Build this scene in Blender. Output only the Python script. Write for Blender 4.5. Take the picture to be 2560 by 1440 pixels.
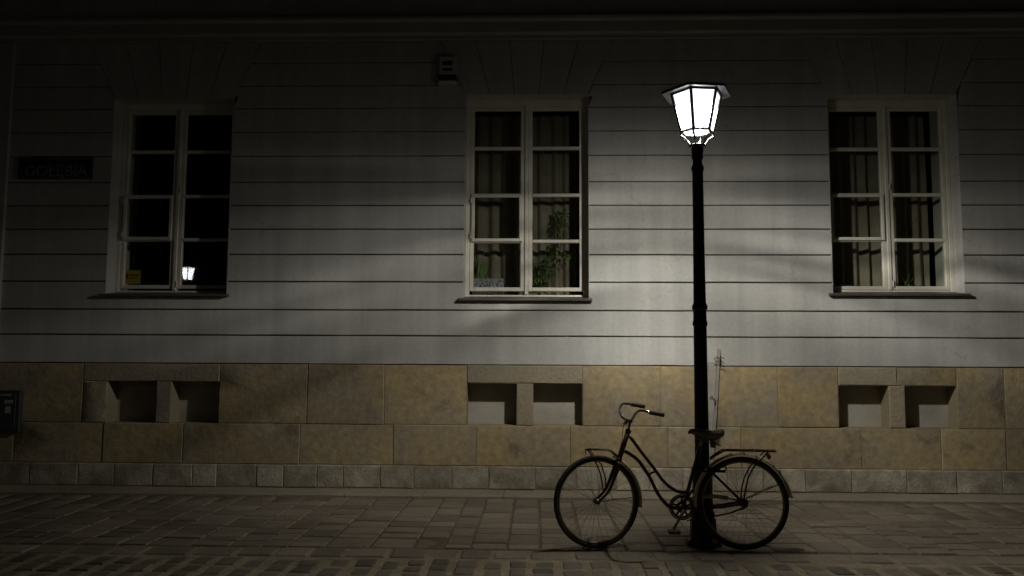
import bpy, bmesh, math, random
from math import sin, cos, pi, radians, tan, atan2, sqrt
from mathutils import Matrix, Vector

for o in list(bpy.data.objects):
    bpy.data.objects.remove(o)
S = bpy.context.scene
COL = S.collection
rnd = random.Random(7)

# ------------------------------------------------------------------ camera
F_PX, H = 1990.0, 1.46                     # focal length in photo pixels, eye height
YAW, PITCH, ROLL = radians(1.7), radians(5.0), radians(0.28)
CM = (Matrix.Rotation(YAW, 4, 'Z') @ Matrix.Rotation(pi/2 + PITCH, 4, 'X') @ Matrix.Rotation(ROLL, 4, 'Z'))
cam = bpy.data.cameras.new('camera')
cam.sensor_width = 36.0
cam.lens = 36.0*F_PX/2560.0
cam.clip_end = 1000.0
cam.clip_start = 0.05
camo = bpy.data.objects.new('camera', cam)
camo.matrix_world = Matrix.Translation((0, 0, H)) @ CM
COL.objects.link(camo)
S.camera = camo

# ------------------------------------------------------------------ night sky
W = bpy.data.worlds.new('World')
S.world = W
W.use_nodes = True
wn = W.node_tree.nodes
sky = wn.new('ShaderNodeTexSky')
sky.sky_type = 'NISHITA'
sky.sun_disc = False
sky.sun_elevation = radians(1.0)
sky.sun_rotation = radians(200)
bg = wn['Background']
bg.inputs['Strength'].default_value = 0.0002
W.node_tree.links.new(sky.outputs[0], bg.inputs['Color'])

S.view_settings.view_transform = 'Standard'
S.view_settings.look = 'None'
S.view_settings.exposure = 0.0
S.view_settings.gamma = 1.0
S.view_settings.use_curve_mapping = False

LAMP_POWER = 9.0
LAMP_COLOUR = (1.0, 0.98, 0.93)

# ------------------------------------------------------------------ measuring helpers
CR = CM.to_3x3()
def ray(px, py):
    return CR @ Vector(((px-1280)/F_PX, -(py-720)/F_PX, -1))
def at(px, py, Y):
    """point at distance Y from the viewer's line that the photo shows at px, py"""
    d = ray(px, py)
    p = d*(Y/d.y)
    return Vector((p.x, p.y, p.z+H))

YW = 8.72                                   # wall face
YK = 6.24                                   # edge of the pavement
YB = 6.30                                   # bicycle
YL = 6.46                                   # lamp post

# ------------------------------------------------------------------ mesh helpers
def tag(o, label=None, cat=None, group=None, kind=None):
    if label: o['label'] = label
    if cat: o['category'] = cat
    if group: o['group'] = group
    if kind: o['kind'] = kind
    return o

def link(name, me, mat=None, parent=None, smooth=False):
    if mat is not None and not me.materials:
        me.materials.append(mat)
    if smooth:
        me.polygons.foreach_set('use_smooth', [True]*len(me.polygons))
    o = bpy.data.objects.new(name, me)
    COL.objects.link(o)
    if parent is not None:
        o.parent = parent
        o.matrix_parent_inverse = Matrix.Identity(4)
        mw = Matrix.Identity(4)
        p = parent
        while p is not None:
            mw = p.matrix_basis @ mw
            p = p.parent
        o.matrix_basis = mw.inverted()
    return o

def empty(name, loc):
    o = bpy.data.objects.new(name, None)
    o.location = loc
    o.empty_display_size = 0.1
    COL.objects.link(o)
    return o

class MB:
    def __init__(s):
        s.v = []; s.f = []
    def add(s, vs, fs):
        n = len(s.v)
        s.v += [tuple(p) for p in vs]
        s.f += [tuple(i+n for i in f) for f in fs]
        return s
    def box(s, x0, x1, y0, y1, z0, z1):
        return s.add([(x0,y0,z0),(x1,y0,z0),(x1,y1,z0),(x0,y1,z0),(x0,y0,z1),(x1,y0,z1),(x1,y1,z1),(x0,y1,z1)],
                     [(0,3,2,1),(4,5,6,7),(0,1,5,4),(1,2,6,5),(2,3,7,6),(3,0,4,7)])
    def bbox(s, x0, x1, y0, y1, z0, z1, b=0.004):
        """box whose front (low y) edges are chamfered"""
        return s.add([(x0,y1,z0),(x1,y1,z0),(x1,y1,z1),(x0,y1,z1),
                      (x0,y0+b,z0),(x1,y0+b,z0),(x1,y0+b,z1),(x0,y0+b,z1),
                      (x0+b,y0,z0+b),(x1-b,y0,z0+b),(x1-b,y0,z1-b),(x0+b,y0,z1-b)],
                     [(3,2,1,0),(0,1,5,4),(1,2,6,5),(2,3,7,6),(3,0,4,7),
                      (4,5,9,8),(5,6,10,9),(6,7,11,10),(7,4,8,11),(8,9,10,11)])
    def tube(s, pts, r, n=8, caps=True, flat=1.0):
        pts = [Vector(p) for p in pts]
        k = len(pts)
        rs = r if isinstance(r, (list, tuple)) else [r]*k
        t0 = (pts[1]-pts[0]).normalized()
        a = Vector((0,1,0)) if abs(t0.y) < 0.9 else Vector((1,0,0))
        u = (a - t0*a.dot(t0)).normalized()
        base = len(s.v)
        for i, p in enumerate(pts):
            if i == 0: t = pts[1]-pts[0]
            elif i == k-1: t = pts[-1]-pts[-2]
            else: t = (pts[i+1]-pts[i]).normalized() + (pts[i]-pts[i-1]).normalized()
            t = t.normalized()
            u = (u - t*u.dot(t)).normalized()
            w = t.cross(u)
            for j in range(n):
                q = 2*pi*j/n
                s.v.append(tuple(p + u*(cos(q)*rs[i]*flat) + w*(sin(q)*rs[i])))
        for i in range(k-1):
            for j in range(n):
                j2 = (j+1) % n
                s.f.append((base+i*n+j, base+i*n+j2, base+(i+1)*n+j2, base+(i+1)*n+j))
        if caps:
            s.f.append(tuple(base+j for j in range(n-1, -1, -1)))
            s.f.append(tuple(base+(k-1)*n+j for j in range(n)))
        return s
    def lathe(s, prof, c, n=20, a0=0.0):
        """profile of (radius, z) about a vertical axis at c"""
        base = len(s.v)
        for r, z in prof:
            for j in range(n):
                q = a0 + 2*pi*j/n
                s.v.append((c[0]+r*cos(q), c[1]-r*sin(q), z))
        m = len(prof)
        for i in range(m-1):
            for j in range(n):
                j2 = (j+1) % n
                s.f.append((base+i*n+j, base+(i+1)*n+j, base+(i+1)*n+j2, base+i*n+j2))
        s.f.append(tuple(base+j for j in range(n)))
        s.f.append(tuple(base+(m-1)*n+j for j in range(n-1, -1, -1)))
        return s
    def mesh(s, name='mesh', recalc=True):
        me = bpy.data.meshes.new(name)
        me.from_pydata(s.v, [], s.f)
        me.update()
        if not recalc: return me
        bm = bmesh.new(); bm.from_mesh(me)
        bmesh.ops.recalc_face_normals(bm, faces=bm.faces)
        bm.to_mesh(me); bm.free()
        return me
    def build(s, name, mat, parent=None, smooth=False, recalc=True):
        return link(name, s.mesh(name, recalc), mat, parent, smooth)

def auto_smooth(o, ang=35):
    me = o.data
    me.polygons.foreach_set('use_smooth', [True]*len(me.polygons))
    bm = bmesh.new(); bm.from_mesh(me)
    for e in bm.edges:
        if len(e.link_faces) == 2 and e.calc_face_angle(0) > radians(ang):
            e.smooth = False
    bm.to_mesh(me); bm.free()
    return o

def catmull(pts, sub=5):
    P = [Vector(p) for p in pts]
    P = [P[0]*2-P[1]] + P + [P[-1]*2-P[-2]]
    out = []
    for i in range(1, len(P)-2):
        a, b, c, d = P[i-1], P[i], P[i+1], P[i+2]
        for k in range(sub):
            t = k/sub
            out.append(0.5*((2*b) + (c-a)*t + (2*a-5*b+4*c-d)*t*t + (3*b-a-3*c+d)*t*t*t))
    out.append(P[-2])
    return out

# ------------------------------------------------------------------ materials
def material(name, base, rough=0.7, metal=0.0, spec=0.5, alt=None, alt_scale=1.5, alt_amt=1.0,
             fine=0.0, fine_scale=40, rand=0.0, island=0.0, bump=0.0, bump_scale=60, bump_dist=0.01,
             streak=None, coat=0.0, rough_var=0.0, spots=None, spot_scale=8, spot_cut=0.62, coarse=0.0, cracks=0.0):
    m = bpy.data.materials.new(name)
    m.use_nodes = True
    nt = m.node_tree; N = nt.nodes; L = nt.links
    bs = N['Principled BSDF']
    bs.inputs['Roughness'].default_value = rough
    bs.inputs['Metallic'].default_value = metal
    bs.inputs['Specular IOR Level'].default_value = spec
    bs.inputs['Coat Weight'].default_value = coat
    geo = N.new('ShaderNodeNewGeometry')
    pos = geo.outputs['Position']
    def noise(scale, detail=5, vec=None, rg=0.55):
        n = N.new('ShaderNodeTexNoise')
        n.inputs['Scale'].default_value = scale
        n.inputs['Detail'].default_value = detail
        n.inputs['Roughness'].default_value = rg
        L.new(vec or pos, n.inputs['Vector'])
        return n.outputs['Fac']
    def rng(src, a, b, c, d):
        n = N.new('ShaderNodeMapRange')
        n.inputs[1].default_value = a; n.inputs[2].default_value = b
        n.inputs[3].default_value = c; n.inputs[4].default_value = d
        L.new(src, n.inputs[0])
        return n.outputs[0]
    def mix(fac, a, b, mode='MIX'):
        n = N.new('ShaderNodeMix')
        n.data_type = 'RGBA'; n.blend_type = mode
        for sock, val in ((n.inputs['Factor'], fac), (n.inputs['A'], a), (n.inputs['B'], b)):
            if hasattr(val, 'is_output'): L.new(val, sock)
            elif isinstance(val, (int, float)): sock.default_value = val
            else: sock.default_value = (*val, 1)
        return n.outputs['Result']
    col = None
    if alt is not None:
        offv = pos
        if rand or island:
            ob = N.new('ShaderNodeObjectInfo')
            vm = N.new('ShaderNodeVectorMath'); vm.operation = 'MULTIPLY_ADD'
            L.new(ob.outputs['Random'] if rand else geo.outputs['Random Per Island'], vm.inputs[0])
            vm.inputs[1].default_value = (37, 11, 23)
            L.new(pos, vm.inputs[2])
            offv = vm.outputs[0]
        f = rng(noise(alt_scale, 6, offv), 0.36, 0.64, 0.0, alt_amt)
        col = mix(f, base, alt)
    else:
        rgb = N.new('ShaderNodeRGB'); rgb.outputs[0].default_value = (*base, 1)
        col = rgb.outputs[0]
    if spots is not None:
        f = rng(noise(spot_scale, 8, None, 0.7), spot_cut, spot_cut+0.10, 0.0, 1.0)
        col = mix(f, col, spots)
    def scale_by(col, src, lo, hi, a=0.0, b=1.0):
        v = rng(src, a, b, lo, hi)
        c = N.new('ShaderNodeCombineColor')
        for i in range(3): L.new(v, c.inputs[i])
        return mix(1.0, col, c.outputs[0], 'MULTIPLY')
    if rand:
        ob2 = N.new('ShaderNodeObjectInfo')
        col = scale_by(col, ob2.outputs['Random'], 1-rand, 1+rand)
    if island:
        col = scale_by(col, geo.outputs['Random Per Island'], 1-island, 1+island)
    if fine:
        col = scale_by(col, noise(fine_scale, 8), 1-fine, 1+fine, 0.3, 0.7)
    if streak:
        mp = N.new('ShaderNodeMapping')
        mp.inputs['Scale'].default_value = streak[0]
        L.new(pos, mp.inputs['Vector'])
        col = scale_by(col, noise(1.0, 6, mp.outputs[0]), 1-streak[1], 1+streak[1]*0.6, 0.35, 0.65)
    if cracks:
        vo = N.new('ShaderNodeTexVoronoi'); vo.feature = 'DISTANCE_TO_EDGE'
        vo.inputs['Scale'].default_value = 0.55
        wob = N.new('ShaderNodeTexNoise'); wob.inputs['Scale'].default_value = 2.5; wob.inputs['Detail'].default_value = 6
        L.new(pos, wob.inputs['Vector'])
        va = N.new('ShaderNodeVectorMath'); va.operation = 'MULTIPLY_ADD'
        L.new(wob.outputs['Color'], va.inputs[0]); va.inputs[1].default_value = (0.9, 0.9, 0.9); L.new(pos, va.inputs[2])
        L.new(va.outputs[0], vo.inputs['Vector'])
        line = rng(vo.outputs['Distance'], 0.0, 0.006, 1.0, 0.0)
        gate = rng(noise(0.7, 2), 0.50, 0.60, 0.0, cracks)
        mu = N.new('ShaderNodeMath'); mu.operation = 'MULTIPLY'
        L.new(line, mu.inputs[0]); L.new(gate, mu.inputs[1])
        col = mix(mu.outputs[0], col, (0.18, 0.17, 0.15))
    L.new(col, bs.inputs['Base Color'])
    if rough_var:
        L.new(rng(noise(9, 6), 0.3, 0.7, max(0.05, rough-rough_var), min(1, rough+rough_var)), bs.inputs['Roughness'])
    if bump:
        b = N.new('ShaderNodeBump')
        b.inputs['Strength'].default_value = bump
        b.inputs['Distance'].default_value = bump_dist
        L.new(noise(bump_scale, 8, None, 0.62), b.inputs['Height'])
        nrm = b.outputs[0]
        if coarse:
            b2 = N.new('ShaderNodeBump')
            b2.inputs['Strength'].default_value = 0.8
            b2.inputs['Distance'].default_value = coarse
            L.new(noise(6.5, 4, None, 0.5), b2.inputs['Height'])
            L.new(nrm, b2.inputs['Normal'])
            nrm = b2.outputs[0]
        L.new(nrm, bs.inputs['Normal'])
    return m

M = {}
M['stucco'] = material('painted_stucco', (0.475,0.465,0.425), 0.85, spec=0.25, alt=(0.535,0.515,0.46), alt_scale=0.9, fine=0.06, fine_scale=30,
                       bump=0.25, bump_scale=55, bump_dist=0.004, streak=((6,6,0.45),0.10), cracks=0.35)
M['stucco_back'] = material('stucco_joint', (0.15,0.14,0.12), 0.9, spec=0.2, fine=0.1)
M['cornice'] = material('cornice_plaster', (0.42,0.41,0.36), 0.85, spec=0.2, alt=(0.50,0.48,0.42), alt_scale=1.2, fine=0.06, bump=0.2)
M['sand'] = material('sandstone', (0.42,0.32,0.165), 0.9, spec=0.2, alt=(0.33,0.28,0.20), alt_scale=1.9, alt_amt=1.0, rand=0.17, fine=0.2, fine_scale=14,
                     bump=0.7, bump_scale=24, bump_dist=0.009, coarse=0.010, spots=(0.24,0.19,0.12), spot_scale=2.2, spot_cut=0.58)
M['lintel'] = material('grey_sandstone', (0.375,0.31,0.205), 0.9, spec=0.2, alt=(0.32,0.275,0.20), alt_scale=2.5, rand=0.1, fine=0.12,
                       bump=0.8, bump_scale=30, bump_dist=0.01, coarse=0.009)
M['mortar'] = material('mortar', (0.30,0.25,0.16), 0.95, spec=0.1, fine=0.15, bump=0.6)
M['base'] = material('grey_base_stone', (0.29,0.25,0.18), 0.9, spec=0.2, alt=(0.50,0.45,0.35), alt_scale=4.5, rand=0.13, fine=0.16, fine_scale=35,
                     bump=0.9, bump_scale=34, bump_dist=0.01, coarse=0.009)
M['strip'] = material('foot_strip_concrete', (0.30,0.255,0.185), 0.9, spec=0.2, alt=(0.25,0.215,0.16), alt_scale=3, fine=0.16, bump=0.9, bump_scale=40)
M['niche'] = material('niche_plaster', (0.46,0.425,0.355), 0.9, spec=0.2, alt=(0.36,0.325,0.26), alt_scale=3, fine=0.06, bump=0.3)
M['slab'] = material('pavement_stone', (0.172,0.138,0.098), 0.66, spec=0.4, alt=(0.21,0.172,0.128), alt_scale=2.5, rand=0.24, fine=0.2, fine_scale=45,
                     bump=0.8, bump_scale=40, bump_dist=0.006, rough_var=0.15, spots=(0.09,0.075,0.05), spot_scale=2.0, spot_cut=0.62)
M['slab_far'] = material('pavement_stone_far', (0.172,0.138,0.098), 0.66, spec=0.4, alt=(0.21,0.172,0.128), alt_scale=2.5, island=0.24, fine=0.2,
                         fine_scale=45, bump=0.8, bump_scale=40, bump_dist=0.006, rough_var=0.15, spots=(0.09,0.075,0.05), spot_scale=2.0, spot_cut=0.62)
M['bed'] = material('pavement_joint', (0.15,0.12,0.083), 0.95, spec=0.1, fine=0.2, bump=0.6)
M['cobble'] = material('cobble_stone', (0.100,0.081,0.054), 0.6, spec=0.4, alt=(0.128,0.106,0.074), alt_scale=5, rand=0.28, fine=0.2, fine_scale=50,
                       bump=0.8, bump_scale=45, bump_dist=0.006, rough_var=0.15)
M['cobble_far'] = material('cobble_stone_far', (0.100,0.081,0.054), 0.6, spec=0.4, alt=(0.128,0.106,0.074), alt_scale=5, island=0.28, fine=0.2, fine_scale=50,
                           bump=0.8, bump_scale=45, bump_dist=0.006, rough_var=0.15)
M['sandjoint'] = material('road_joint_sand', (0.28,0.23,0.155), 0.95, spec=0.1, alt=(0.20,0.165,0.11), alt_scale=6, fine=0.2, bump=0.8)
M['ground'] = material('ground_earth', (0.10,0.09,0.07), 0.95, spec=0.1, fine=0.2)
M['wframe'] = material('white_window_paint', (0.76,0.72,0.60), 0.5, spec=0.4, alt=(0.66,0.62,0.51), alt_scale=5, fine=0.06, bump=0.25, bump_scale=50,
                       bump_dist=0.003, spots=(0.24,0.19,0.13), spot_scale=22, spot_cut=0.68)
M['sill'] = material('sill_sheet_metal', (0.12,0.105,0.085), 0.5, metal=0.4, alt=(0.16,0.14,0.115), alt_scale=6, fine=0.1, bump=0.2)
M['lining'] = material('window_lining_paint', (0.50,0.50,0.42), 0.7, fine=0.05)
M['room'] = material('dark_room', (0.03,0.028,0.025), 0.95, spec=0.1)
M['curtain'] = material('curtain_cloth', (0.27,0.245,0.18), 0.95, spec=0.1, fine=0.1, fine_scale=60, alt=(0.20,0.18,0.13), alt_scale=3)
M['iron'] = material('black_cast_iron', (0.012,0.011,0.010), 0.5, spec=0.4, fine=0.2, bump=0.3, bump_scale=40, bump_dist=0.003)
M['roofmetal'] = material('lantern_roof_metal', (0.075,0.075,0.085), 0.45, metal=0.5, fine=0.2)
M['paint'] = material('dark_maroon_paint', (0.045,0.018,0.012), 0.36, spec=0.5, alt=(0.07,0.034,0.02), alt_scale=14, fine=0.2, rough_var=0.12)
M['rack'] = material('rusty_rack_paint', (0.075,0.028,0.018), 0.45, spec=0.5, alt=(0.085,0.038,0.022), alt_scale=16, fine=0.2, rough_var=0.12)
M['chrome'] = material('worn_chrome', (0.70,0.68,0.64), 0.17, metal=0.85, alt=(0.38,0.33,0.26), alt_scale=25, rough_var=0.1)
M['steel'] = material('dull_steel', (0.34,0.31,0.26), 0.38, metal=0.55, alt=(0.20,0.15,0.10), alt_scale=18)
M['spoke'] = material('spoke_steel', (0.12,0.105,0.085), 0.45, metal=0.6)
M['tyre'] = material('tyre_rubber', (0.050,0.042,0.030), 0.75, spec=0.3, fine=0.2)
M['tyre_wall'] = material('rim_paint', (0.30,0.245,0.15), 0.5, metal=0.3, fine=0.2)
M['guard'] = material('cream_mudguard', (0.74,0.66,0.44), 0.42, spec=0.5, alt=(0.62,0.53,0.33), alt_scale=9, fine=0.1, spots=(0.13,0.09,0.05), spot_scale=14, spot_cut=0.64)
M['grip'] = material('brown_grip_rubber', (0.10,0.072,0.042), 0.7, fine=0.15)
M['leather'] = material('worn_saddle_leather', (0.19,0.155,0.105), 0.55, alt=(0.12,0.095,0.062), alt_scale=14, fine=0.15, bump=0.3)
M['wood'] = material('weathered_slat_wood', (0.40,0.37,0.31), 0.85, spec=0.2, alt=(0.32,0.29,0.235), alt_scale=6, fine=0.15, streak=((30,30,1.5),0.15))
M['board'] = material('pale_board', (0.42,0.395,0.335), 0.85, spec=0.2, alt=(0.35,0.325,0.265), alt_scale=5, fine=0.1, spots=(0.12,0.10,0.07), spot_scale=9, spot_cut=0.69)
M['wire'] = material('rusty_wire', (0.07,0.05,0.035), 0.6, metal=0.6)
M['plate'] = material('dark_enamel_plate', (0.016,0.018,0.026), 0.55, spec=0.4)
M['letter'] = material('plate_letters', (0.24,0.235,0.22), 0.6)
M['plastic'] = material('alarm_plastic', (0.50,0.48,0.43), 0.55, fine=0.05)
M['black'] = material('black_plastic', (0.012,0.011,0.011), 0.5)
M['cabinet'] = material('cabinet_metal', (0.055,0.058,0.06), 0.5, metal=0.3, fine=0.15)
M['sticker'] = material('pale_sticker', (0.30,0.30,0.27), 0.7, fine=0.15)
M['notice'] = material('yellow_notice', (0.52,0.42,0.04), 0.7)
M['red'] = material('red_print', (0.22,0.03,0.02), 0.7)
M['leaf'] = material('house_plant_leaf', (0.12,0.21,0.055), 0.5, alt=(0.18,0.25,0.08), alt_scale=9, island=0.35)
M['cane'] = material('plant_cane', (0.30,0.22,0.11), 0.7)
M['pot'] = material('white_pot', (0.55,0.54,0.50), 0.4)
M['planter'] = material('patterned_planter', (0.40,0.40,0.40), 0.6, spots=(0.05,0.05,0.05), spot_scale=38, spot_cut=0.5)

def glass_material():
    m = bpy.data.materials.new('old_window_glass'); m.use_nodes = True
    nt = m.node_tree; N = nt.nodes; L = nt.links
    N.remove(N['Principled BSDF'])
    out = N['Material Output']
    tr = N.new('ShaderNodeBsdfTransparent'); tr.inputs[0].default_value = (0.86,0.88,0.85,1)
    gl = N.new('ShaderNodeBsdfGlossy'); gl.inputs['Roughness'].default_value = 0.015
    gl.inputs['Color'].default_value = (1,1,1,1)
    lw = N.new('ShaderNodeLayerWeight'); lw.inputs['Blend'].default_value = 0.5
    pw = N.new('ShaderNodeMath'); pw.operation = 'POWER'; pw.inputs[1].default_value = 5.0
    L.new(lw.outputs['Facing'], pw.inputs[0])
    fr = N.new('ShaderNodeMath'); fr.operation = 'MULTIPLY_ADD'; fr.inputs[1].default_value = 0.92; fr.inputs[2].default_value = 0.07
    L.new(pw.outputs[0], fr.inputs[0])
    mx = N.new('ShaderNodeMixShader')
    g = N.new('ShaderNodeNewGeometry')
    no = N.new('ShaderNodeTexNoise'); no.inputs['Scale'].default_value = 5; no.inputs['Detail'].default_value = 1
    L.new(g.outputs['Position'], no.inputs['Vector'])
    b = N.new('ShaderNodeBump'); b.inputs['Strength'].default_value = 0.02; b.inputs['Distance'].default_value = 0.01
    L.new(no.outputs['Fac'], b.inputs['Height']); L.new(b.outputs[0], gl.inputs['Normal'])
    L.new(fr.outputs[0], mx.inputs[0]); L.new(tr.outputs[0], mx.inputs[1]); L.new(gl.outputs[0], mx.inputs[2])
    L.new(mx.outputs[0], out.inputs['Surface'])
    return m
M['glass'] = glass_material()

def lantern_glass(strength):
    m = bpy.data.materials.new('lit_lantern_glass'); m.use_nodes = True
    nt = m.node_tree; N = nt.nodes; L = nt.links
    N.remove(N['Principled BSDF'])
    out = N['Material Output']
    tr = N.new('ShaderNodeBsdfTransparent'); tr.inputs[0].default_value = (0.9,0.9,0.9,1)
    em = N.new('ShaderNodeEmission'); em.inputs['Color'].default_value = (0.93,0.95,1.0,1); em.inputs['Strength'].default_value = strength
    ad = N.new('ShaderNodeAddShader')
    L.new(tr.outputs[0], ad.inputs[0]); L.new(em.outputs[0], ad.inputs[1]); L.new(ad.outputs[0], out.inputs['Surface'])
    return m
M['lit'] = lantern_glass(1.7)
M['lit_far'] = lantern_glass(8.0)

# ================================================================== GROUND
gs = MB().add([(-150,-150,-0.10),(150,-150,-0.10),(150,150,-0.10),(-150,150,-0.10)], [(0,1,2,3)]).build('ground', M['ground'])
tag(gs, kind='structure')
XE = 12.0
pave = MB().box(-XE, XE, YK+0.004, YW+0.05, -0.09, -0.009).build('pavement', M['bed'])
tag(pave, kind='structure')
road = MB().box(-XE, XE, -4.0, YK, -0.09, -0.010).build('road', M['sandjoint'])
tag(road, kind='structure')

def stone_unit(seed, n_side=3, inset=0.06, rise=0.0, jit=0.03):
    """unit stone: footprint 1 x 1 about the origin, top at z=0, bottom at z=-1 (scaled by its object)"""
    r = random.Random(seed)
    ring = []
    for sx, sy, dx, dy in ((-0.5,-0.5,1,0),(0.5,-0.5,0,1),(0.5,0.5,-1,0),(-0.5,0.5,0,-1)):
        for k in range(n_side):
            t = k/n_side
            if k == 0:
                px, py = sx*0.975, sy*0.975
            else:
                px, py = sx+dx*t, sy+dy*t
            ring.append((px + r.uniform(-jit, jit)*0.6 - (jit*0.6 if px > 0 else -jit*0.6)*(abs(px) > 0.4),
                         py + r.uniform(-jit, jit)*0.6 - (jit*0.6 if py > 0 else -jit*0.6)*(abs(py) > 0.4)))
    n = len(ring)
    v = [(x, y, -1.0) for x, y in ring] + [(x, y, -0.30) for x, y in ring]
    v += [(x*(1-2*inset), y*(1-2*inset), -0.02-r.uniform(0, 0.04)) for x, y in ring]
    f = []
    for a in (0, n):
        for j in range(n):
            j2 = (j+1) % n
            f.append((a+j, a+j2, a+n+j2, a+n+j))
    v.append((r.uniform(-0.1,0.1), r.uniform(-0.1,0.1), rise))
    for j in range(n):
        f.append((2*n+j, 2*n+(j+1) % n, 3*n))
    return v, f

def unit_mesh(name, seed, mat, **k):
    me = bpy.data.meshes.new(name)
    v, f = stone_unit(seed, **k)
    me.from_pydata(v, [], f); me.update()
    me.materials.append(mat)
    me.polygons.foreach_set('use_smooth', [True]*len(me.polygons))
    bm = bmesh.new(); bm.from_mesh(me)
    for e in bm.edges:
        if len(e.link_faces) == 2 and e.calc_face_angle(0) > radians(50): e.smooth = False
    bm.to_mesh(me); bm.free()
    return me

def lay(spots, name, parent, variants, mat, mat_far, limit, far_name, kw):
    """spots: (x, y, sx, sy, depth, z, rot, seen) ; nearest seen ones become objects, the rest one part"""
    meshes = [unit_mesh(name, 100+i, mat, **kw) for i in range(variants)]
    raw = [stone_unit(100+i, **kw) for i in range(variants)]
    spots.sort(key=lambda s: (not s[7], s[0]**2*0.6 + s[1]**2))
    big = MB()
    for i, (x, y, sx, sy, dz, z, rot, seen) in enumerate(spots):
        k = rnd.randrange(variants)
        if i < limit and seen:
            o = bpy.data.objects.new(name, meshes[k])
            COL.objects.link(o)
            o.location = (x, y, z); o.scale = (sx, sy, dz); o.rotation_euler = (rnd.uniform(-.02,.02), rnd.uniform(-.02,.02), rot)
            o.parent = parent
        else:
            v, f = raw[k]
            ca, sa = cos(rot), sin(rot)
            big.add([(x + px*sx*ca - py*sy*sa, y + px*sx*sa + py*sy*ca, z+pz*dz) for px, py, pz in v], f)
    if big.v:
        me = bpy.data.meshes.new(far_name)
        me.from_pydata(big.v, [], big.f); me.update()
        o = link(far_name, me, mat_far, parent, smooth=True)
        o['kind'] = 'stuff'

def in_view(x, y, margin=0.0):
    p = CR.transposed() @ (Vector((x, y, 0)) - Vector((0, 0, H)))
    if p.z > -0.2: return False
    px = 1280 + F_PX*p.x/-p.z; py = 720 - F_PX*p.y/-p.z
    return -30 < px < 2590 and py < 1455

# pavement: strips of stones running from the wall to the road
YS = 8.40
spots = []
x = -10.5
while x < 10.5:
    w = rnd.choice((0.20, 0.24, 0.26, 0.28, 0.30, 0.34))*rnd.uniform(0.95, 1.05)
    y = YK + 0.012 + rnd.uniform(0, 0.0)
    while y < YS-0.05:
        d = rnd.choice((0.13, 0.16, 0.18, 0.20, 0.22, 0.26, 0.32))*rnd.uniform(0.92, 1.08)
        if YS - (y+d) < 0.10: d = YS - y
        spots.append((x+w/2, y+d/2, w-0.006, d-0.006, 0.03, rnd.gauss(0, 0.003), rnd.uniform(-.018, .018), in_view(x+w/2, y+d/2)))
        y += d
    x += w
lay(spots, 'paving_stone', pave, 7, M['slab'], M['slab_far'], 300, 'outer_paving_stones', dict(n_side=3, inset=0.035, rise=0.03, jit=0.022))

# gutter row along the pavement edge, then cobbles
spots = []
x = -10.5
while x < 10.5:
    w = rnd.uniform(0.22, 0.38)
    spots.append((x+w/2, YK-0.145, w-0.014, 0.26, 0.035, rnd.gauss(-0.002, 0.003), rnd.uniform(-.02, .02), in_view(x+w/2, YK-0.145)))
    x += w
lay(spots, 'gutter_stone', road, 5, M['slab'], M['slab_far'], 80, 'outer_gutter_stones', dict(n_side=3, inset=0.05, rise=0.05, jit=0.03))
spots = []
x = -9.5
while x < 9.5:
    w = rnd.uniform(0.165, 0.205)
    y = YK-0.29 - rnd.uniform(0, 0.10)
    while y > -3.5:
        d = rnd.uniform(0.15, 0.25)
        spots.append((x+w/2+rnd.uniform(-.008,.008), y-d/2, w-0.038-rnd.uniform(0,.014), d-0.010-rnd.uniform(0,.010), 0.03, rnd.gauss(-0.001, 0.003),
                      rnd.uniform(-.06, .06), in_view(x+w/2, y-d/2)))
        y -= d
    x += w
lay(spots, 'cobble', road, 8, M['cobble'], M['cobble_far'], 300, 'outer_cobbles', dict(n_side=2, inset=0.085, rise=0.10, jit=0.05))

# ================================================================== BUILDING
bld = empty('building', (0, YW, 0))
tag(bld, 'grey rendered town house with grooved wall, sandstone plinth and three tall casement windows', 'building')

REC = 0.20                                  # window recess
# window openings measured from the photograph
WIN = []
for xl, xr, top, lip, bars, bot in ((264, 568, 246, 741, (381, 492, 600), 713), (1158, 1473, 235, 752, (372, 489, 604), 719), (2081, 2412, 235, 740, (374, 488, 601), 716)):
    mid = (xl+xr)/2
    YG = YW+REC+0.03
    WIN.append(dict(x0=at(xl, 700, YW).x, x1=at(xr, 700, YW).x, zt=at(mid, top, YW).z, zl=at(mid, lip, YW).z,
                    bars=[at(mid, b, YG).z for b in bars], zbot=at(mid, bot, YG).z))
for w in WIN: w['z0'] = w['zl']+0.045

ZG = [at(1600, y, YW).z for y in (915, 842, 777, 706, 637, 573, 513, 454, 388, 327, 267, 210, 152, 98)]
ZP = ZG[0]                                  # top of the plinth
ZC0, ZC1 = ZG[-1], at(1600, 40, YW).z       # string course
TOP = 7.6
NZ0, NZ1 = at(1310, 1064, YW).z, at(1310, 959, YW).z
NICHE = [(at(a, 1010, YW).x, at(b, 1010, YW).x) for a, b in ((268, 390), (428, 547), (1167, 1291), (1333, 1456), (2097, 2222), (2263, 2393))]
ND = 0.21

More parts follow.
